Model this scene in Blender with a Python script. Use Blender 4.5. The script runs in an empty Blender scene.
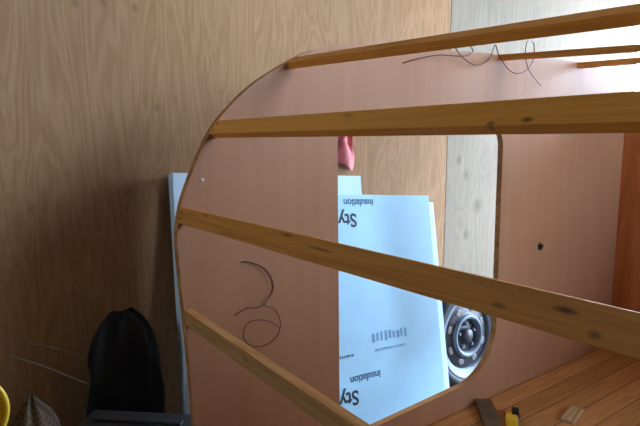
import bpy, bmesh, math, random
from mathutils import Vector, Matrix, noise
random.seed(7)
C = bpy.context.scene.collection
R = math.radians

# ------------------------------------------------------------------ helpers
def link(o, parent=None):
    C.objects.link(o)
    if parent is not None:
        o.parent = parent
    return o

def obj(name, bm, mats, parent=None, smooth=False):
    me = bpy.data.meshes.new(name)
    bmesh.ops.recalc_face_normals(bm, faces=bm.faces)
    bm.to_mesh(me); bm.free()
    for m in (mats if isinstance(mats, (list, tuple)) else [mats]):
        me.materials.append(m)
    if smooth:
        for p in me.polygons: p.use_smooth = True
    return link(bpy.data.objects.new(name, me), parent)

def thing(name, label, cat, loc=(0, 0, 0), rot=(0, 0, 0), group=None):
    o = bpy.data.objects.new(name, None); C.objects.link(o)
    o.location = loc; o.rotation_euler = rot
    return tag(o, label, cat, group)

def tag(o, label, cat, group=None):
    o['label'] = label; o['category'] = cat
    if group: o['group'] = group
    return o

def struct(name, bm, mats):
    o = obj(name, bm, mats); o['kind'] = 'structure'; return o

def bx(bm, x0, x1, y0, y1, z0, z1, bev=0.0, mi=0):
    vs = [bm.verts.new((x, y, z)) for z in (z0, z1) for y in (y0, y1) for x in (x0, x1)]
    fs = [(0, 2, 3, 1), (4, 5, 7, 6), (0, 1, 5, 4), (2, 6, 7, 3), (0, 4, 6, 2), (1, 3, 7, 5)]
    faces = [bm.faces.new([vs[i] for i in f]) for f in fs]
    for f in faces: f.material_index = mi
    if bev > 0:
        es = list({e for f in faces for e in f.edges})
        bmesh.ops.bevel(bm, geom=es, offset=bev, segments=2, affect='EDGES', profile=0.7)
    return bm

def box(x0, x1, y0, y1, z0, z1, bev=0.0):
    return bx(bmesh.new(), x0, x1, y0, y1, z0, z1, bev)

def spline(pts, n=6, closed=False):
    P = [Vector(p) for p in pts]; out = []; N = len(P)
    for i in range(N if closed else N - 1):
        if closed:
            a, b, c, d = P[i - 1], P[i], P[(i + 1) % N], P[(i + 2) % N]
        else:
            a, b, c, d = P[max(i - 1, 0)], P[i], P[i + 1], P[min(i + 2, N - 1)]
        for k in range(n):
            t = k / n
            out.append(0.5 * ((2 * b) + (c - a) * t + (2 * a - 5 * b + 4 * c - d) * t * t + (3 * b - a - 3 * c + d) * t ** 3))
    if not closed: out.append(P[-1])
    return out

def tube(bm, pts, r, seg=6, closed=False):
    n = len(pts); rings = []; up = Vector((0.3, 1, 0.2)).normalized()
    for i, p in enumerate(pts):
        if closed: t = pts[(i + 1) % n] - pts[i - 1]
        else: t = pts[min(i + 1, n - 1)] - pts[max(i - 1, 0)]
        t.normalize()
        a = t.cross(up)
        if a.length < 1e-4: a = t.cross(Vector((1, 0, 0)))
        a.normalize(); b = t.cross(a)
        rr = r(i / max(1, n - 1)) if callable(r) else r
        rings.append([bm.verts.new(p + rr * (math.cos(2 * math.pi * k / seg) * a + math.sin(2 * math.pi * k / seg) * b)) for k in range(seg)])
    for i in range(n if closed else n - 1):
        A, B = rings[i], rings[(i + 1) % n]
        for k in range(seg):
            bm.faces.new((A[k], A[(k + 1) % seg], B[(k + 1) % seg], B[k]))
    if not closed:
        bm.faces.new(rings[0][::-1]); bm.faces.new(rings[-1])
    return bm

def lathe(bm, prof, seg=48, axis='Y', mi=0):
    """prof: list of (radius, depth along axis)."""
    rings = []
    for r, d in prof:
        if r < 1e-6:
            rings.append([bm.verts.new((0, d, 0) if axis == 'Y' else (0, 0, d))])
        else:
            rings.append([bm.verts.new((r * math.cos(2 * math.pi * k / seg), d, r * math.sin(2 * math.pi * k / seg)) if axis == 'Y'
                          else (r * math.cos(2 * math.pi * k / seg), r * math.sin(2 * math.pi * k / seg), d)) for k in range(seg)])
    for A, B in zip(rings, rings[1:]):
        for k in range(seg):
            a0, a1 = A[k % len(A)], A[(k + 1) % len(A)]
            b0, b1 = B[k % len(B)], B[(k + 1) % len(B)]
            vs = []
            for v in (a0, a1, b1, b0):
                if v not in vs: vs.append(v)
            if len(vs) > 2: bm.faces.new(vs).material_index = mi
    return bm

def plate(name, loops, y0, y1, mats, parent=None, rim=1):
    """flat panel in XZ with holes, given thickness; rim faces get material slot `rim`."""
    cu = bpy.data.curves.new(name, 'CURVE'); cu.dimensions = '2D'; cu.fill_mode = 'BOTH'
    cu.extrude = abs(y1 - y0) / 2
    for lp in loops:
        s = cu.splines.new('POLY'); s.points.add(len(lp) - 1)
        for p, q in zip(s.points, lp): p.co = (q[0], q[1], 0, 1)
        s.use_cyclic_u = True
    t = bpy.data.objects.new(name, cu); C.objects.link(t)
    dg = bpy.context.evaluated_depsgraph_get()
    me = bpy.data.meshes.new_from_object(t.evaluated_get(dg))
    bpy.data.objects.remove(t); bpy.data.curves.remove(cu)
    me.transform(Matrix(((1, 0, 0, 0), (0, 0, 1, (y0 + y1) / 2), (0, 1, 0, 0), (0, 0, 0, 1))))
    bm = bmesh.new(); bm.from_mesh(me); bpy.data.meshes.remove(me)
    bmesh.ops.remove_doubles(bm, verts=bm.verts, dist=1e-5)
    bmesh.ops.recalc_face_normals(bm, faces=bm.faces)
    for f in bm.faces:
        f.material_index = rim if abs(f.normal.y) < 0.5 else 0
        f.smooth = False
    return obj(name, bm, mats, parent)

def text_mesh(name, s, size, mat, parent, fat=0.0):
    cu = bpy.data.curves.new(name, 'FONT'); cu.body = s; cu.size = size; cu.offset = fat; cu.extrude = 0.0002
    t = bpy.data.objects.new(name, cu); C.objects.link(t)
    dg = bpy.context.evaluated_depsgraph_get()
    me = bpy.data.meshes.new_from_object(t.evaluated_get(dg))
    bpy.data.objects.remove(t); bpy.data.curves.remove(cu)
    me.materials.clear(); me.materials.append(mat)
    return link(bpy.data.objects.new(name, me), parent)

# ------------------------------------------------------------------ materials
def new_mat(name, rough=0.7, metal=0.0, spec=0.3):
    m = bpy.data.materials.new(name); m.use_nodes = True
    nt = m.node_tree; b = nt.nodes['Principled BSDF']
    b.inputs['Roughness'].default_value = rough; b.inputs['Metallic'].default_value = metal
    b.inputs['Specular IOR Level'].default_value = spec
    return m, nt, b

def N(nt, t, **kw):
    n = nt.nodes.new(t)
    for k, v in kw.items():
        if k in n.inputs: n.inputs[k].default_value = v
        else: setattr(n, k, v)
    return n

def coords(nt, scale, rot=(0, 0, 0), loc=(0, 0, 0)):
    tc = N(nt, 'ShaderNodeTexCoord'); mp = N(nt, 'ShaderNodeMapping')
    mp.inputs['Scale'].default_value = scale; mp.inputs['Rotation'].default_value = rot; mp.inputs['Location'].default_value = loc
    nt.links.new(tc.outputs['Object'], mp.inputs['Vector']); return mp.outputs['Vector']

def ramp(nt, fac, stops):
    r = N(nt, 'ShaderNodeValToRGB'); e = r.color_ramp.elements
    while len(e) < len(stops): e.new(0.5)
    for el, (p, c) in zip(e, stops): el.position = p; el.color = (*c, 1)
    nt.links.new(fac, r.inputs['Fac']); return r.outputs['Color']

def mix(nt, a, b, fac, mode='MIX'):
    m = N(nt, 'ShaderNodeMix', data_type='RGBA', blend_type=mode)
    for s, v in ((m.inputs['Factor'], fac), (m.inputs[6], a), (m.inputs[7], b)):
        if isinstance(v, (int, float)): s.default_value = v
        elif isinstance(v, tuple): s.default_value = (*v, 1)
        else: nt.links.new(v, s)
    return m.outputs[2]

def mth(nt, op, a, b=None):
    m = N(nt, 'ShaderNodeMath', operation=op)
    for i, v in enumerate((a, b)):
        if v is None: continue
        if isinstance(v, (int, float)): m.inputs[i].default_value = v
        else: nt.links.new(v, m.inputs[i])
    return m.outputs[0]

def simple(name, col, rough=0.6, metal=0.0, spec=0.4, var=0.12, scale=9.0):
    m, nt, b = new_mat(name, rough, metal, spec)
    nz = N(nt, 'ShaderNodeTexNoise', Scale=scale, Detail=4.0)
    nt.links.new(coords(nt, (1, 1, 1)), nz.inputs['Vector'])
    c = ramp(nt, nz.outputs['Fac'], [(0.3, tuple(x * (1 - var) for x in col)), (0.7, tuple(min(1, x * (1 + var)) for x in col))])
    nt.links.new(c, b.inputs['Base Color']); return m

def grain(name, light, dark, axis='X', stretch=16.0, fine=1.0, rough=0.65, knots=(), rings=0.6, seed=0.0, bump=0.02, spec=0.25, knot_col=(0.06, 0.022, 0.008)):
    """sawn wood: long streaks along `axis`, finer pores, explicit knots (pos, radius) in object space."""
    m, nt, b = new_mat(name, rough, 0, spec)
    sc = {'X': (1, stretch, stretch), 'Y': (stretch, 1, stretch), 'Z': (stretch, stretch, 1)}[axis]
    v = coords(nt, sc, loc=(seed, seed * 1.3, seed * 0.7))
    n1 = N(nt, 'ShaderNodeTexNoise', Scale=1.6 * fine, Detail=6.0, Roughness=0.6, Distortion=0.6)
    n2 = N(nt, 'ShaderNodeTexNoise', Scale=9.0 * fine, Detail=3.0)
    nt.links.new(v, n1.inputs['Vector']); nt.links.new(v, n2.inputs['Vector'])
    f = mth(nt, 'FRACT', mth(nt, 'MULTIPLY', n1.outputs['Fac'], 7.0 * rings + 1.0))
    f = mth(nt, 'ABSOLUTE', mth(nt, 'SUBTRACT', f, 0.5))
    f = mth(nt, 'MULTIPLY', f, 1.1)
    f = mth(nt, 'ADD', f, mth(nt, 'MULTIPLY', n2.outputs['Fac'], 0.5))
    c = ramp(nt, f, [(0.2, dark), (0.75, light)])
    if knots:
        tc = N(nt, 'ShaderNodeTexCoord')
        for (p, rad, amt) in knots:
            s = N(nt, 'ShaderNodeMapping', vector_type='TEXTURE')
            s.inputs['Location'].default_value = p; s.inputs['Scale'].default_value = tuple(q * .62 for q in rad)
            nt.links.new(tc.outputs['Object'], s.inputs['Vector'])
            g = N(nt, 'ShaderNodeTexGradient', gradient_type='SPHERICAL')
            nt.links.new(s.outputs['Vector'], g.inputs['Vector'])
            k = mth(nt, 'MULTIPLY', mth(nt, 'POWER', g.outputs['Fac'], 0.6), amt)
            c = mix(nt, c, knot_col, k)
    nt.links.new(c, b.inputs['Base Color'])
    bp = N(nt, 'ShaderNodeBump', Strength=0.25, Distance=bump * 0.1)
    nt.links.new(f, bp.inputs['Height']); nt.links.new(bp.outputs['Normal'], b.inputs['Normal'])
    return m

def plywood_wall():
    m, nt, b = new_mat('garage plywood', 0.75, 0, 0.15)
    v = coords(nt, (5.0, 5.0, 0.75))
    n1 = N(nt, 'ShaderNodeTexNoise', Scale=1.5, Detail=3.0, Roughness=0.5, Distortion=0.9)
    nt.links.new(v, n1.inputs['Vector'])
    f = mth(nt, 'FRACT', mth(nt, 'MULTIPLY', n1.outputs['Fac'], 11.0))
    f = mth(nt, 'ABSOLUTE', mth(nt, 'SUBTRACT', f, 0.5))
    n2 = N(nt, 'ShaderNodeTexNoise', Scale=6.0, Detail=5.0, Roughness=0.7)
    nt.links.new(coords(nt, (14, 14, 0.7)), n2.inputs['Vector'])
    f = mth(nt, 'ADD', mth(nt, 'MULTIPLY', f, 0.7), mth(nt, 'MULTIPLY', n2.outputs['Fac'], 0.75))
    left = ramp(nt, f, [(0.25, (0.335, 0.183, 0.085)), (0.8, (0.455, 0.272, 0.145))])
    right = ramp(nt, f, [(0.25, (0.25, 0.205, 0.145)), (0.8, (0.32, 0.265, 0.20))])
    # the next sheet begins at the seam
    tc = N(nt, 'ShaderNodeTexCoord'); sp = N(nt, 'ShaderNodeSeparateXYZ')
    nt.links.new(tc.outputs['Object'], sp.inputs[0])
    side = mth(nt, 'GREATER_THAN', sp.outputs[0], 2.395)
    c = mix(nt, left, right, side)
    gap = mth(nt, 'LESS_THAN', mth(nt, 'ABSOLUTE', mth(nt, 'SUBTRACT', sp.outputs[0], 2.395)), 0.0035)
    c = mix(nt, c, (0.10, 0.07, 0.05), gap)
    # broad blotches
    n3 = N(nt, 'ShaderNodeTexNoise', Scale=1.4, Detail=3.0)
    nt.links.new(coords(nt, (1, 1, 0.7)), n3.inputs['Vector'])
    c = mix(nt, c, ramp(nt, n3.outputs['Fac'], [(0.3, (0.80, 0.78, 0.76)), (0.7, (1.0, 0.97, 0.92))]), 1.0, 'MULTIPLY')
    for (x, z, r_) in ((2.568, 1.146, .035), (2.691, .96, .05), (2.589, .787, .035), (2.50, 1.236, .03), (0.465, 1.815, .022), (0.558, 1.831, .02), (0.669, 1.826, .018), (0.736, 1.474, .016), (1.05, 1.98, .02)):
        s = N(nt, 'ShaderNodeMapping', vector_type='TEXTURE')
        s.inputs['Location'].default_value = (x, 2.05, z); s.inputs['Scale'].default_value = (r_, r_, r_ * 1.2)
        nt.links.new(tc.outputs['Object'], s.inputs['Vector'])
        g = N(nt, 'ShaderNodeTexGradient', gradient_type='SPHERICAL'); nt.links.new(s.outputs['Vector'], g.inputs['Vector'])
        c = mix(nt, c, (0.09, 0.05, 0.03), mth(nt, 'MULTIPLY', g.outputs['Fac'], 0.5))
    nt.links.new(c, b.inputs['Base Color'])
    return m

def panel_mat():
    m, nt, b = new_mat('lauan panel face', 0.55, 0, 0.3)
    n1 = N(nt, 'ShaderNodeTexNoise', Scale=2.0, Detail=6.0, Roughness=0.65)
    nt.links.new(coords(nt, (12, 12, 0.8)), n1.inputs['Vector'])
    n2 = N(nt, 'ShaderNodeTexNoise', Scale=2.2, Detail=2.0)
    nt.links.new(coords(nt, (1, 1, 1)), n2.inputs['Vector'])
    c1 = ramp(nt, n1.outputs['Fac'], [(0.3, (0.455, 0.225, 0.122)), (0.7, (0.505, 0.26, 0.148))])
    c2 = ramp(nt, n2.outputs['Fac'], [(0.35, (0.95, 0.90, 0.84)), (0.65, (1, 1, 1))])
    nt.links.new(mix(nt, c1, c2, 1.0, 'MULTIPLY'), b.inputs['Base Color'])
    return m

def plank_floor():
    m, nt, b = new_mat('cabin floor planks', 0.6, 0, 0.3)
    tc = N(nt, 'ShaderNodeTexCoord'); sp = N(nt, 'ShaderNodeSeparateXYZ'); nt.links.new(tc.outputs['Object'], sp.inputs[0])
    w = 0.085
    q = mth(nt, 'DIVIDE', sp.outputs[1], w)
    row = mth(nt, 'FLOOR', q); fr = mth(nt, 'SUBTRACT', q, row)
    wn = N(nt, 'ShaderNodeTexWhiteNoise', noise_dimensions='1D'); nt.links.new(row, wn.inputs['W'])
    cb = N(nt, 'ShaderNodeCombineXYZ')
    nt.links.new(mth(nt, 'MULTIPLY', sp.outputs[0], 1.2), cb.inputs[0]); nt.links.new(mth(nt, 'MULTIPLY', sp.outputs[1], 22.0), cb.inputs[1]); nt.links.new(mth(nt, 'MULTIPLY', row, 3.7), cb.inputs[2])
    n1 = N(nt, 'ShaderNodeTexNoise', Scale=2.5, Detail=6.0, Roughness=0.65, Distortion=0.5); nt.links.new(cb.outputs[0], n1.inputs['Vector'])
    c = ramp(nt, n1.outputs['Fac'], [(0.3, (0.52, 0.255, 0.09)), (0.7, (0.78, 0.43, 0.17))])
    tone = ramp(nt, wn.outputs['Value'], [(0, (0.72, 0.66, 0.60)), (1, (1.0, 0.97, 0.93))])
    c = mix(nt, c, tone, 1.0, 'MULTIPLY')
    edge = mth(nt, 'LESS_THAN', mth(nt, 'ABSOLUTE', mth(nt, 'SUBTRACT', fr, 0.5)), 0.475)
    c = mix(nt, (0.20, 0.10, 0.045), c, edge)
    nt.links.new(c, b.inputs['Base Color']); return m

M = {}
M['wall'] = plywood_wall()
M['panel'] = panel_mat()
M['edge'] = grain('panel edge wood', (0.60, 0.28, 0.09), (0.36, 0.15, 0.04), 'X', 5, seed=3)
M['planks'] = plank_floor()
M['ceiling'] = grain('ceiling board', (0.24, 0.14, 0.07), (0.18, 0.10, 0.045), 'X', 8, seed=5)
M['bulk'] = grain('bulkhead plywood', (0.66, 0.26, 0.10), (0.54, 0.19, 0.065), 'Z', 9, seed=8, rings=0.3)
M['left'] = grain('old dark boards', (0.12, 0.075, 0.045), (0.08, 0.05, 0.03), 'Z', 8, seed=6)
M['timber'] = grain('rough timber', (0.45, 0.29, 0.16), (0.28, 0.17, 0.085), 'X', 14, seed=11)
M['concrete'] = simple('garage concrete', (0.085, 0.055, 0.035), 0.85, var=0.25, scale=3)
M['snow'] = simple('pale gravel outside', (0.62, 0.64, 0.68), 0.9, var=0.08, scale=2)
M['foam_blue'] = simple('blue foam', (0.46, 0.76, 0.97), 0.75, spec=0.2, var=0.03)
M['foam_pale'] = simple('pale foam', (0.62, 0.80, 0.92), 0.75, spec=0.2, var=0.03)
M['white'] = simple('white board', (0.84, 0.87, 0.90), 0.7, spec=0.2, var=0.02)
M['ink'] = simple('black print', (0.035, 0.045, 0.06), 0.7, var=0.05)
M['ink_blue'] = simple('blue grey print', (0.075, 0.15, 0.27), 0.7, var=0.05)
M['ink_faint'] = simple('faint print', (0.20, 0.40, 0.66), 0.7, var=0.05)
M['wire'] = simple('dark red wire', (0.16, 0.045, 0.03), 0.45, var=0.1)
M['rubber'] = simple('tyre rubber', (0.022, 0.024, 0.028), 0.6, var=0.2)
M['steel'] = simple('painted wheel steel', (0.15, 0.185, 0.235), 0.5, metal=0.1, var=0.08)
M['wheel_dark'] = simple('dark wheel paint', (0.035, 0.036, 0.042), 0.45, metal=0.2, var=0.2)
M['boss'] = simple('dull vent metal', (0.17, 0.15, 0.14), 0.5, metal=0.3, var=0.15)
M['screw'] = simple('screw steel', (0.75, 0.74, 0.72), 0.35, metal=0.3)
M['screw_dark'] = simple('dark screw', (0.06, 0.04, 0.03), 0.5, metal=0.4)
M['black'] = simple('hole shade black', (0.006, 0.004, 0.004), 0.9, var=0.1)
M['tote'] = simple('dark grey plastic', (0.035, 0.038, 0.042), 0.38, spec=0.5, var=0.1)
M['bag'] = simple('black bag film', (0.012, 0.012, 0.013), 0.6, spec=0.2)
M['yellow'] = simple('yellow plastic', (0.85, 0.55, 0.03), 0.4, spec=0.5, var=0.05)
M['red'] = simple('faded red cloth', (0.62, 0.19, 0.19), 0.9, var=0.3, scale=14)
M['rod'] = simple('pale rod metal', (0.30, 0.25, 0.22), 0.4, metal=0.4)
M['label_grey'] = simple('silver label', (0.5, 0.48, 0.52), 0.4, var=0.05)
M['tool_red'] = simple('red plastic', (0.55, 0.10, 0.03), 0.45, var=0.05)
M['tool_black'] = simple('black plastic', (0.015, 0.014, 0.013), 0.45)
M['offcut'] = simple('dark weathered wood', (0.15, 0.10, 0.055), 0.8, var=0.3, scale=25)
M['chip'] = grain('pale pine', (0.62, 0.45, 0.25), (0.42, 0.27, 0.13), 'X', 18, seed=21)

def sack_mat():
    m, nt, b = new_mat('woven brown sack', 0.9, 0, 0.1)
    w1 = N(nt, 'ShaderNodeTexWave', Scale=26.0, Distortion=6.0); w2 = N(nt, 'ShaderNodeTexWave', Scale=23.0, Distortion=6.0, bands_direction='Z')
    nt.links.new(coords(nt, (1, 1, 1), rot=(0, 0.6, 0)), w1.inputs['Vector']); nt.links.new(coords(nt, (1, 1, 1), rot=(0, 0.5, 0)), w2.inputs['Vector'])
    f = mth(nt, 'MAXIMUM', w1.outputs['Fac'], w2.outputs['Fac'])
    nt.links.new(ramp(nt, f, [(0.3, (0.08, 0.05, 0.035)), (0.9, (0.14, 0.10, 0.07))]), b.inputs['Base Color'])
    return m
M['sack'] = sack_mat()

# ------------------------------------------------------------------ garage shell
XL, XR, YB, YF, ZC = -2.6, 4.5, -2.6, 2.05, 3.1
struct('wall_back', box(XL, XR + 0.1, YF, YF + 0.1, 0, ZC), M['wall'])
WY0, WY1, WZ0, WZ1 = 1.4, 1.8, 1.85, 2.4  # unseen opening added in the left wall to light the spars' rear faces
bm = bmesh.new()
bx(bm, XL - 0.1, XL, YB, WY0, 0, ZC); bx(bm, XL - 0.1, XL, WY1, YF + 0.1, 0, ZC)
bx(bm, XL - 0.1, XL, WY0, WY1, 0, WZ0); bx(bm, XL - 0.1, XL, WY0, WY1, WZ1, ZC)
struct('wall_left', bm, M['left'])
DX0, DX1 = 1.35, 2.5  # unseen opening added to light the far panel while the corner stays dark
bm = bmesh.new()
bx(bm, XL, DX0, YB - 0.1, YB, 0, ZC); bx(bm, DX1, XR + 0.1, YB - 0.1, YB, 0, ZC); bx(bm, DX0, DX1, YB - 0.1, YB, 3.0, ZC)
struct('wall_front', bm, M['left'])
DY0, DY1, DZ = -0.6, 2.05, 2.45
bm = bmesh.new()
bx(bm, XR, XR + 0.1, YB, DY0, 0, ZC); bx(bm, XR, XR + 0.1, DY0, DY1, DZ, ZC)
struct('wall_right', bm, M['ceiling'])
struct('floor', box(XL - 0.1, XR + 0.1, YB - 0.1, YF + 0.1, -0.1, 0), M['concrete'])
struct('ceiling', box(XL - 0.1, XR + 0.1, YB - 0.1, YF + 0.1, ZC, ZC + 0.1), M['ceiling'])
o = struct('ground_outside', box(-30, XR + 40, -40, 30, -0.14, -0.11), M['snow'])

# ------------------------------------------------------------------ camper shell under construction
camper = thing('camper_shell', 'half-built plywood teardrop camper body with curved side, door opening and pine cross spars', 'camper', (0, 0, 0))
outline = [(.575, .335), (.53, .45), (.506, .54), (.495, .636), (.486, .812), (.477, .942), (.469, 1.062), (.467, 1.127), (.479, 1.198), (.501, 1.256),
           (.528, 1.315), (.566, 1.381), (.61, 1.43), (.664, 1.478), (.722, 1.517), (.782, 1.551), (.846, 1.582), (.93, 1.604),
           (1.03, 1.615), (1.2, 1.627), (1.45, 1.639), (1.693, 1.650), (1.977, 1.659), (2.196, 1.664), (2.37, 1.650), (2.535, 1.60),
           (2.68, 1.53), (2.80, 1.42), (2.90, 1.26), (2.95, 1.08), (2.96, .88), (2.93, .68), (2.87, .50), (2.80, .335)]
outline = [(p.x, p.y) for p in spline([(a, b, 0) for a, b in outline], 5)]
def arc(cx, cz, rx, rz, a0, a1, n=10):
    return [(cx + rx * math.cos(R(a0 + (a1 - a0) * k / n)), cz + rz * math.sin(R(a0 + (a1 - a0) * k / n))) for k in range(n + 1)]
door = (arc(.942 + .06, 1.40 - .06, .06, .06, 180, 90) + arc(1.706 - .08, 1.405 - .08, .08, .08, 90, 0) +
        arc(1.714 - .21, .458 + .20, .21, .20, 0, -90, 16) + arc(.955 + .05, .437 + .05, .05, .05, -90, -180))
panel = plate('side_panel', [outline, door], 1.20, 1.222, [M['panel'], M['edge']], camper)
light_hole = arc(1.60, 1.34, .06, .06, 180, 90) + arc(1.94, 1.34, .06, .06, 90, 0) + arc(1.94, 1.06, .06, .06, 0, -90) + arc(1.60, 1.06, .06, .06, -90, -180)  # hole added in the unseen near panel to brighten the lower far panel
near = plate('side_panel', [outline, light_hole], -.772, -.75, [M['panel'], M['edge']], camper)
obj('cabin_floor', box(.56, 2.80, -.75, 1.20, .335, .37), M['planks'], camper)
obj('bulkhead', box(2.622, 2.64, -.75, 1.20, .37, 1.545), M['bulk'], camper)['label'] = 'reddish plywood bulkhead'
for x in (1.0, 2.3):
    obj('skid_beam', box(x, x + .09, -.75, 1.20, 0, .335), M['timber'], camper)
# wire hole as a flat disc, its inner shade painted black, frayed stub, bright screw head
bm = bmesh.new()
hp = [(1.982 + (.018 + .004 * math.sin(3 * a + 1)) * math.cos(a), .922 + (.016 + .004 * math.cos(2 * a)) * math.sin(a)) for a in [2 * math.pi * k / 18 for k in range(18)]]
A = [bm.verts.new((x, 1.1988, z)) for x, z in hp]; B = [bm.verts.new((x, 1.2005, z)) for x, z in hp]
bm.faces.new(A)
for k in range(18): bm.faces.new((A[k], A[(k + 1) % 18], B[(k + 1) % 18], B[k]))
obj('wire_hole_disc', bm, M['black'], panel)['label'] = 'flat black disc painted as the dark inside of a ragged wire hole'
bm = tube(bmesh.new(), spline([(1.982, 1.197, .925), (1.973, 1.188, .936), (1.963, 1.193, .943)], 4), .0022)
obj('wire', bm, M['wire'], camper)
bm = lathe(bmesh.new(), [(0, -.002), (.003, -.002), (.005, -.0005), (.005, .001)], 12)
o = obj('screw', bm, M['screw'], panel); o.location = (.533, 1.199, 1.256)

# cross spars: far end on the side panel, near end beyond the viewer
def spar(far, near_pt, ang, knots, light, dark, seed, W=.038, T=.019, ymin=-.75, screws=()):
    f = Vector(far); d = (Vector(near_pt) - f); d *= (f.y - ymin) / -d.y
    L = d.length; ex = d.normalized()
    t = Vector((math.cos(R(ang)), 0, math.sin(R(ang)))); t = (t - ex * t.dot(ex)).normalized()
    n = ex.cross(t)
    if n.dot(Vector((-.7, 0, .3))) < 0 and ang > 10: n = -n
    if ang <= 10 and n.z < 0: n = -n
    y = n.cross(ex)
    mt = grain('spar pine %d' % seed, light, dark, 'X', 22, rings=0.5, seed=seed, knots=knots, rough=0.55)
    bm = box(0, L, -W / 2, W / 2, -T, 0, .0016)
    o = obj('roof_spar', bm, mt, camper)
    o.matrix_world = Matrix(((ex.x, y.x, n.x, f.x), (ex.y, y.y, n.y, f.y), (ex.z, y.z, n.z, f.z), (0, 0, 0, 1)))
    for (s, w) in screws:
        b2 = lathe(bmesh.new(), [(0, .0006), (.0032, .0006), (.0036, -.0005)], 10, 'Z')
        q = obj('screw', b2, M['screw_dark'], o); q.location = (s, w, 0)
    return o
PL, PD = (0.78, 0.34, 0.06), (0.62, 0.25, 0.04)
PL_LIT, PD_LIT = (0.95, 0.46, 0.09), (0.86, 0.39, 0.065)  # lit copy of the pine: second spar's extra brightness put into its colour
spar((.790, 1.2, 1.556), (.790, .346, 1.526), 27, [((.33, .01, 0), (.03, .008, .02), .7), ((.02, .0, -.01), (.012, .008, .03), .8)], PL, PD, 1, screws=[(.012, .008)])
spar((.565, 1.2, 1.381), (.565, .246, 1.383), 55, [((.79, -.016, -.004), (.012, .007, .02), .9), ((.838, -.012, 0), (.014, .007, .02), .9), ((.5, .01, 0), (.03, .01, .02), .4)], PL_LIT, PD_LIT, 2, screws=[(.012, -.01), (.012, .01)])
spar((.473, 1.2, 1.177), (.473, .191, 1.187), 76, [((.942, .006, 0), (.024, .0065, .02), .95), ((.972, -.009, 0), (.012, .008, .02), .7), ((.872, -.006, 0), (.016, .006, .02), .6),
      ((.556, .004, 0), (.06, .0035, .02), .8), ((.46, .013, 0), (.03, .005, .02), .7), ((.14, .012, 0), (.02, .008, .02), .5)], PL, PD, 3, screws=[(.012, .008), (.012, -.008)])
spar((.479, 1.2, .927), (.479, .541, .918), 95, [((.3, .0, 0), (.02, .01, .02), .5)], (0.66, 0.37, 0.15), (0.52, 0.26, 0.085), 4)
spar((1.676, 1.2, 1.647), (1.676, .742, 1.619), 2, [], PL, PD, 5)
spar((2.199, 1.2, 1.661), (2.199, .969, 1.654), -3, [], PL, PD, 6)

# loose wires
low = [(0.632, 1.201, 1.042), (0.640, 1.192, 1.044), (0.660, 1.188, 1.037), (0.687, 1.187, 1.022), (0.708, 1.186, 0.995), (0.714, 1.186, 0.959), (0.689, 1.188, 0.923)]
obj('wire', tube(bmesh.new(), spline(low + [(0.660, 1.186, 0.921), (0.639, 1.186, 0.925), (0.604, 1.184, 0.912)], 8), .0014), M['wire'], camper, True)
low2 = [(p[0] + .002, p[1] - .003, p[2] + .001) for p in low]
obj('wire', tube(bmesh.new(), spline(low2 + [(0.72, 1.186, 0.908), (0.739, 1.186, 0.868), (0.728, 1.186, 0.83), (0.690, 1.186, 0.813), (0.651, 1.186, 0.822), (0.627, 1.184, 0.849), (0.632, 1.18, 0.882), (0.658, 1.178, 0.891), (0.699, 1.178, 0.880), (0.731, 1.18, 0.856)], 8), .0014), M['wire'], camper, True)
up = [(1.19, 1.579), (1.232, 1.594), (1.32, 1.611), (1.425, 1.617), (1.484, 1.629), (1.504, 1.647), (1.461, 1.671), (1.403, 1.659), (1.394, 1.639), (1.427, 1.613), (1.497, 1.595), (1.564, 1.61),
      (1.601, 1.633), (1.62, 1.674), (1.634, 1.636), (1.681, 1.592), (1.738, 1.585), (1.803, 1.609), (1.848, 1.649), (1.855, 1.696), (1.832, 1.71), (1.795, 1.704), (1.77, 1.655), (1.791, 1.604), (1.855, 1.569), (1.906, 1.551)]
up3 = [(x, (1.201 if i == 0 else 1.18 - .012 * math.sin(i * .9)), z) for i, (x, z) in enumerate(up)]
obj('wire', tube(bmesh.new(), spline(up3, 7), .0019), M['wire'], camper, True)

# ------------------------------------------------------------------ foam boards leaning on the garage wall
def board(name, org, deg, slope, w, h, t, mat, label, cat, group=None):
    L = math.atan(slope)
    n = Vector((0, -math.cos(L), math.sin(L))); v0 = Vector((0, math.sin(L), math.cos(L))); u0 = Vector((1, 0, 0))
    c, s = math.cos(R(deg)), math.sin(R(deg))
    u = c * u0 - s * v0; v = s * u0 + c * v0; q = -n
    o = obj(name, box(-w, 0, 0, t, 0, h, .003), mat)
    o.matrix_world = Matrix(((u.x, q.x, v.x, org[0]), (u.y, q.y, v.y, org[1]), (u.z, q.z, v.z, org[2]), (0, 0, 0, 1)))
    return tag(o, label, cat, group)
g = 'foam boards leaning on the garage wall'
front = board('foam_board', (1.94, 1.60, 0.0), 4, .22, 1.17, 1.105, .045, M['foam_blue'], 'front blue foam board with upside-down black printing, seen through the door opening', 'insulation board', g)
mid = board('foam_board', (2.028, 1.652, 0.0), 4, .22, 1.15, 1.06, .04, M['foam_pale'], 'pale foam board showing as a bright strip behind the right edge of the blue one', 'insulation board', g)
back = board('foam_board', (1.625, 1.735, 0.0), 3, .20, .93, 1.205, .045, M['foam_pale'], 'tallest pale foam board, rearmost, its left edge showing beside the curved camper side', 'insulation board', g)

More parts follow.
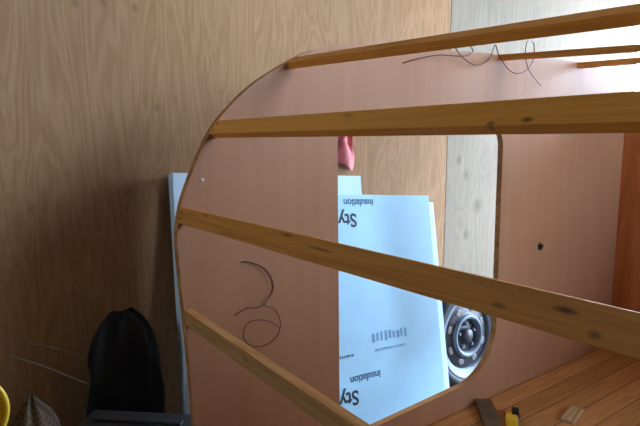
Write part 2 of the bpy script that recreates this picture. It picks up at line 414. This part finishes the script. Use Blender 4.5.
def print_on(parent, s, a, b, size, mat, fat=0.0, name='lettering'):
    t = text_mesh(name, s, size, mat, parent, fat)
    # lettering reads upside down: text runs towards -x, its top points to -z, facing -y
    t.matrix_local = Matrix(((-1, 0, 0, a), (0, 0, -1, -.0006), (0, -1, 0, b), (0, 0, 0, 1)))
    return t
print_on(front, 'Styrofoam', -.472, 1.018, .084, M['ink'], .0018)
print_on(front, 'insulation', -.367, 1.083, .045, M['ink_blue'], .0012)
print_on(front, 'Styrofoam', -.535, .262, .084, M['ink'], .0018)
print_on(front, 'insulation', -.403, .322, .045, M['ink_blue'], .0012)
def dashes(a0, a1, b0, b1, n):
    bm = bmesh.new(); x = a0
    for k in range(n):
        w = (a1 - a0) / n
        bx(bm, x, x + w * random.uniform(.45, .9), -.0008, -.0002, b0 + random.uniform(0, .2) * (b1 - b0), b1 - random.uniform(0, .2) * (b1 - b0)); x += w
    return bm
o = obj('print_line', dashes(-.435, -.215, .445, .49, 9), M['ink_faint'], front); o['kind'] = 'stuff'
o = obj('print_line', dashes(-.425, -.24, .405, .418, 14), M['ink_faint'], front); o['kind'] = 'stuff'
o = obj('print_line', dashes(-.66, -.545, .405, .417, 9), M['ink_blue'], front); o['kind'] = 'stuff'
o = obj('print_line', dashes(-.68, -.63, .47, .51, 2), M['ink_faint'], front); o['kind'] = 'stuff'

board('added_bright_board', (4.3, 1.955, 0.0), 0, .035, 0.55, 1.88, .02, M['white'], 'added white board standing in for bright daylight on the garage wall at far right', 'board')  # added board, its white stands in for daylight blowing out the wall

# ------------------------------------------------------------------ spare wheel leaning behind the foam boards
wheel = thing('spare_wheel', 'spare car wheel with pale steel rim and dark vented disc standing behind the foam boards', 'wheel', (2.338, 1.80, .287), (R(-6), 0, R(0)))
obj('tyre', lathe(bmesh.new(), [(.224, .010), (.232, -.004), (.245, -.012), (.265, -.010), (.285, .006), (.296, .03), (.298, .09), (.296, .145), (.28, .17), (.23, .182), (.224, .17), (.224, .01)], 56), M['rubber'], wheel, True)
obj('rim', lathe(bmesh.new(), [(.205, .012), (.208, .002), (.202, -.006), (.194, -.004), (.186, .008), (.176, .012), (.164, .016), (.158, .034), (.160, .12), (.198, .165), (.204, .17)], 56), M['steel'], wheel, True)
disc = obj('disc', lathe(bmesh.new(), [(.160, .036), (.150, .028), (.120, .024), (.104, .018), (.098, .012), (.098, .045), (.160, .05)], 56), M['wheel_dark'], wheel, True)
obj('center_ring', lathe(bmesh.new(), [(.104, .020), (.102, .006), (.095, .000), (.086, .004), (.080, .016), (.078, .04)], 48), M['steel'], wheel, True)
hub = obj('hub', lathe(bmesh.new(), [(.080, .036), (.05, .034), (.036, .030), (.034, .010), (.028, .004), (0, .002)], 36), M['wheel_dark'], wheel, True)
for k in range(5):
    a = R(90 + 72 * k)
    b2 = lathe(bmesh.new(), [(.009, .04), (.009, .018), (.006, .013), (0, .013)], 6)
    q = obj('lug_nut', b2, M['steel'], wheel); q.location = (.057 * math.cos(a), 0, .057 * math.sin(a))
for k in range(8):
    a = R(22.5 + 45 * k)
    b2 = lathe(bmesh.new(), [(.016, .030), (.015, .020), (.011, .018), (0, .0185)], 16)
    for v in b2.verts: v.co.x *= 1.35
    q = obj('vent', b2, M['boss'], wheel); q.location = (.128 * math.cos(a), .003, .128 * math.sin(a)); q.rotation_euler = (0, -a + R(90), 0)

for q in wheel.children:
    if q.name != 'tyre':
        q.scale = (1.13, 1, 1.13); q.location = (q.location.x * 1.13, q.location.y, q.location.z * 1.13)

# ------------------------------------------------------------------ red rag on the wall above the boards
bm = bmesh.new(); NX, NZ = 14, 18; g2 = []
for j in range(NZ + 1):
    row = []
    for i in range(NX + 1):
        u, w = i / NX, j / NZ
        x = 1.52 + .17 * u + .02 * math.sin(w * 5) * (u - .5) - .035 * (1 - w) * (1 - u)
        z = 1.40 - .18 * (1 - w) - .02 * math.cos(u * 6)
        y = 2.025 - .018 * math.sin(u * 11 + w * 2) - .012 * noise.noise((u * 4, w * 4, 1))
        row.append(bm.verts.new((x, y, z)))
    g2.append(row)
for j in range(NZ):
    for i in range(NX): bm.faces.new((g2[j][i], g2[j][i + 1], g2[j + 1][i + 1], g2[j + 1][i]))
rag = obj('hanging_rag', bm, M['red'], None, True)
sm = rag.modifiers.new('thick', 'SOLIDIFY'); sm.thickness = .006
tag(rag, 'faded red rag hanging on the garage wall just above the white foam board', 'rag')

# ------------------------------------------------------------------ clutter in the dark corner at lower left
def blob(name, cx, cy, z0, z1, rx, ry, mat, amp, fr, label, cat, seed=0, pinch=.55):
    bm = bmesh.new(); nr, ns = 22, 30; prev = None
    for j in range(nr + 1):
        t = j / nr; prof = (1 - .12 * t) * max(.05, 1 - max(0, (t - .55) / .45) ** 2.6) ** pinch
        if j == 0: prof *= .9
        ring = []
        for k in range(ns):
            a = 2 * math.pi * k / ns
            d = 1 + amp * noise.noise((math.cos(a) * fr + seed, math.sin(a) * fr, t * fr * 2))
            z = z0 + (z1 - z0) * t + (0 if j == 0 else amp * .12 * noise.noise((math.cos(a) * fr, math.sin(a) * fr + 5, t * 3 + seed)))
            ring.append(bm.verts.new((cx + rx * prof * d * math.cos(a), cy + ry * prof * d * math.sin(a), max(z0, z))))
        if prev:
            for k in range(ns): bm.faces.new((prev[k], prev[(k + 1) % ns], ring[(k + 1) % ns], ring[k]))
        else: bm.faces.new(ring)
        prev = ring
    c = bm.verts.new((cx, cy, z1 + .008))
    for k in range(ns): bm.faces.new((prev[k], prev[(k + 1) % ns], c))
    return tag(obj(name, bm, mat, None, True), label, cat)
blob('sack', .215, 1.80, 0, .555, .095, .10, M['sack'], .35, 1.8, 'lumpy woven brown sack standing in the dark lower left corner', 'sack', 2, .7)
blob('black_bag', .53, 1.91, 0, .74, .145, .10, M['bag'], .34, 1.7, 'black bag slumped against the dark wall behind the grey tote', 'bag', 9, .4)  # bag enlarged to fill in the darkness of the shaded corner

tote = thing('storage_tote', 'dark grey plastic tote with a ridged lid on the floor at lower left', 'tote', (.43, 1.55, 0), (0, 0, R(-132)))
bm = bmesh.new()
vs = [bm.verts.new(p) for p in [(-.10, -.14, 0), (.10, -.14, 0), (.10, .14, 0), (-.10, .14, 0), (-.12, -.165, .46), (.12, -.165, .46), (.12, .165, .46), (-.12, .165, .46)]]
for f in [(0, 3, 2, 1), (4, 5, 6, 7), (0, 1, 5, 4), (1, 2, 6, 5), (2, 3, 7, 6), (3, 0, 4, 7)]: bm.faces.new([vs[i] for i in f])
bmesh.ops.bevel(bm, geom=list(bm.edges), offset=.012, segments=2, affect='EDGES')
obj('body', bm, M['tote'], tote)
bm = bmesh.new(); bx(bm, -.13, .13, -.175, .175, .455, .485, .008)
for x in (-.07, 0, .07): bx(bm, x - .012, x + .012, -.14, .14, .48, .492, .004)
obj('lid', bm, M['tote'], tote)
obj('handle', box(-.06, .06, -.19, -.160, .36, .385, .006), M['tote'], tote)

for (a, b, r_, lab) in (((.185, 2.04, .625), (.40, 1.865, .525), .0035, 'longer thin pale rod leaning between the black bag and the dark wall'),
                        ((.245, 2.04, .655), (.41, 1.92, .60), .0022, 'shorter thin rod leaning on the dark wall beside the longer one')):
    A_, B_ = Vector(a), Vector(b); mid_ = (A_ + B_) / 2 + Vector((0, 0, .006))
    tag(obj('thin_rod', tube(bmesh.new(), spline([A_, mid_, B_], 6), r_, 8), M['rod'], None, True), lab, 'rod', 'thin rods in the corner')

crate = thing('wooden_crate', 'rough wooden crate standing on the floor at the left edge', 'crate', (-.075, 1.72, 0))
for x in (-.15, .11):
    for y in (-.15, .11): obj('post', box(x, x + .04, y, y + .04, 0, .50), M['timber'], crate)
for z in (.04, .2, .36):
    obj('slat', box(-.16, .16, -.162, -.15, z, z + .1), M['timber'], crate); obj('slat', box(-.16, .16, .15, .162, z, z + .1), M['timber'], crate)
obj('top_board', box(-.165, .165, -.165, .165, .50, .515), M['timber'], crate)
bucket = thing('bucket', 'yellow plastic bucket lying on its side at the left edge', 'bucket', (.025, 1.60, .633), (0, 0, R(8)))
obj('body', lathe(bmesh.new(), [(.108, 0), (.104, .03), (.092, .22), (0, .222), (0, .218), (.088, .214), (.1, .03), (.104, 0), (.108, 0)], 40), M['yellow'], bucket, True)
bm = tube(bmesh.new(), [Vector((.109 * math.cos(2 * math.pi * k / 40), .004, .109 * math.sin(2 * math.pi * k / 40))) for k in range(40)], .008, 8, True)
obj('rim', bm, M['yellow'], bucket, True)

# ------------------------------------------------------------------ odds and ends on the cabin floor
o = obj('wood_offcut', box(-.085, .085, -.03, .03, 0, .02, .002), M['offcut']); o.location = (1.565, 1.115, .3705); o.rotation_euler = (0, 0, R(48))
tag(o, 'dark weathered wood offcut on the cabin floor below the door opening', 'offcut')
o = obj('wood_offcut', box(-.06, .06, -.022, .022, 0, .012, .002), M['chip']); o.location = (1.80, .93, .3705); o.rotation_euler = (0, 0, R(12))
tag(o, 'pale pine offcut lying on the cabin floor planks at lower right', 'offcut')
tool = thing('hand_tool', 'small yellow and black hand tool lying on the cabin floor beside the dark offcut', 'hand tool', (1.585, 1.03, .3705), (0, 0, R(35)))
obj('body', box(-.03, .03, -.02, .02, 0, .028, .006), M['yellow'], tool)
obj('grip', box(.012, .055, -.024, .0, .004, .036, .005), M['tool_black'], tool)
obj('label_plate', box(-.022, .004, -.0215, -.019, .006, .024, .0008), M['label_grey'], tool)
obj('button', box(.03, .05, -.03, -.018, .006, .02, .002), M['tool_red'], tool)

# ------------------------------------------------------------------ light: overcast daylight through the open garage door and two added, unseen openings
w = bpy.data.worlds.new('World'); bpy.context.scene.world = w; w.use_nodes = True
bg = w.node_tree.nodes['Background']; bg.inputs['Color'].default_value = (0.66, 0.86, 1.12, 1); bg.inputs['Strength'].default_value = 7.0
la = bpy.data.lights.new('door_daylight', 'AREA'); la.shape = 'RECTANGLE'; la.size = DZ; la.size_y = DY1 - DY0
la.cycles.is_portal = True
lo = bpy.data.objects.new('door_daylight', la); C.objects.link(lo)
lo.location = (XR + .05, (DY0 + DY1) / 2, DZ / 2); lo.rotation_euler = (0, R(90), 0)
lb = bpy.data.lights.new('added_front_daylight', 'AREA'); lb.shape = 'RECTANGLE'; lb.size = DX1 - DX0; lb.size_y = 3.0  # portal of the added front opening
lb.cycles.is_portal = True
lo = bpy.data.objects.new('added_front_daylight', lb); C.objects.link(lo)
lo.location = ((DX0 + DX1) / 2, YB - .05, 1.5); lo.rotation_euler = (R(90), 0, 0)

lc = bpy.data.lights.new('added_left_daylight', 'AREA'); lc.shape = 'RECTANGLE'; lc.size = WZ1 - WZ0; lc.size_y = WY1 - WY0  # portal of the added left wall opening
lc.cycles.is_portal = True
lo = bpy.data.objects.new('added_left_daylight', lc); C.objects.link(lo)
lo.location = (XL - .05, (WY0 + WY1) / 2, (WZ0 + WZ1) / 2); lo.rotation_euler = (0, R(-90), 0)

# ------------------------------------------------------------------ camera
cam = bpy.data.cameras.new('Camera'); cam.sensor_width = 36; cam.lens = 540 / 640 * 36; cam.clip_start = .02
co = bpy.data.objects.new('Camera', cam); C.objects.link(co)
co.location = (0, 0, 1.35); co.rotation_euler = (R(90 - 7.699), 0, R(-36.281))
sc = bpy.context.scene; sc.camera = co
sc.view_settings.view_transform = 'Standard'; sc.view_settings.look = 'None'; sc.view_settings.gamma = 1
sc.view_settings.use_curve_mapping = False; sc.view_settings.exposure = 1.98
sc.cycles.max_bounces = 10; sc.cycles.diffuse_bounces = 6
sc.cycles.use_denoising = True
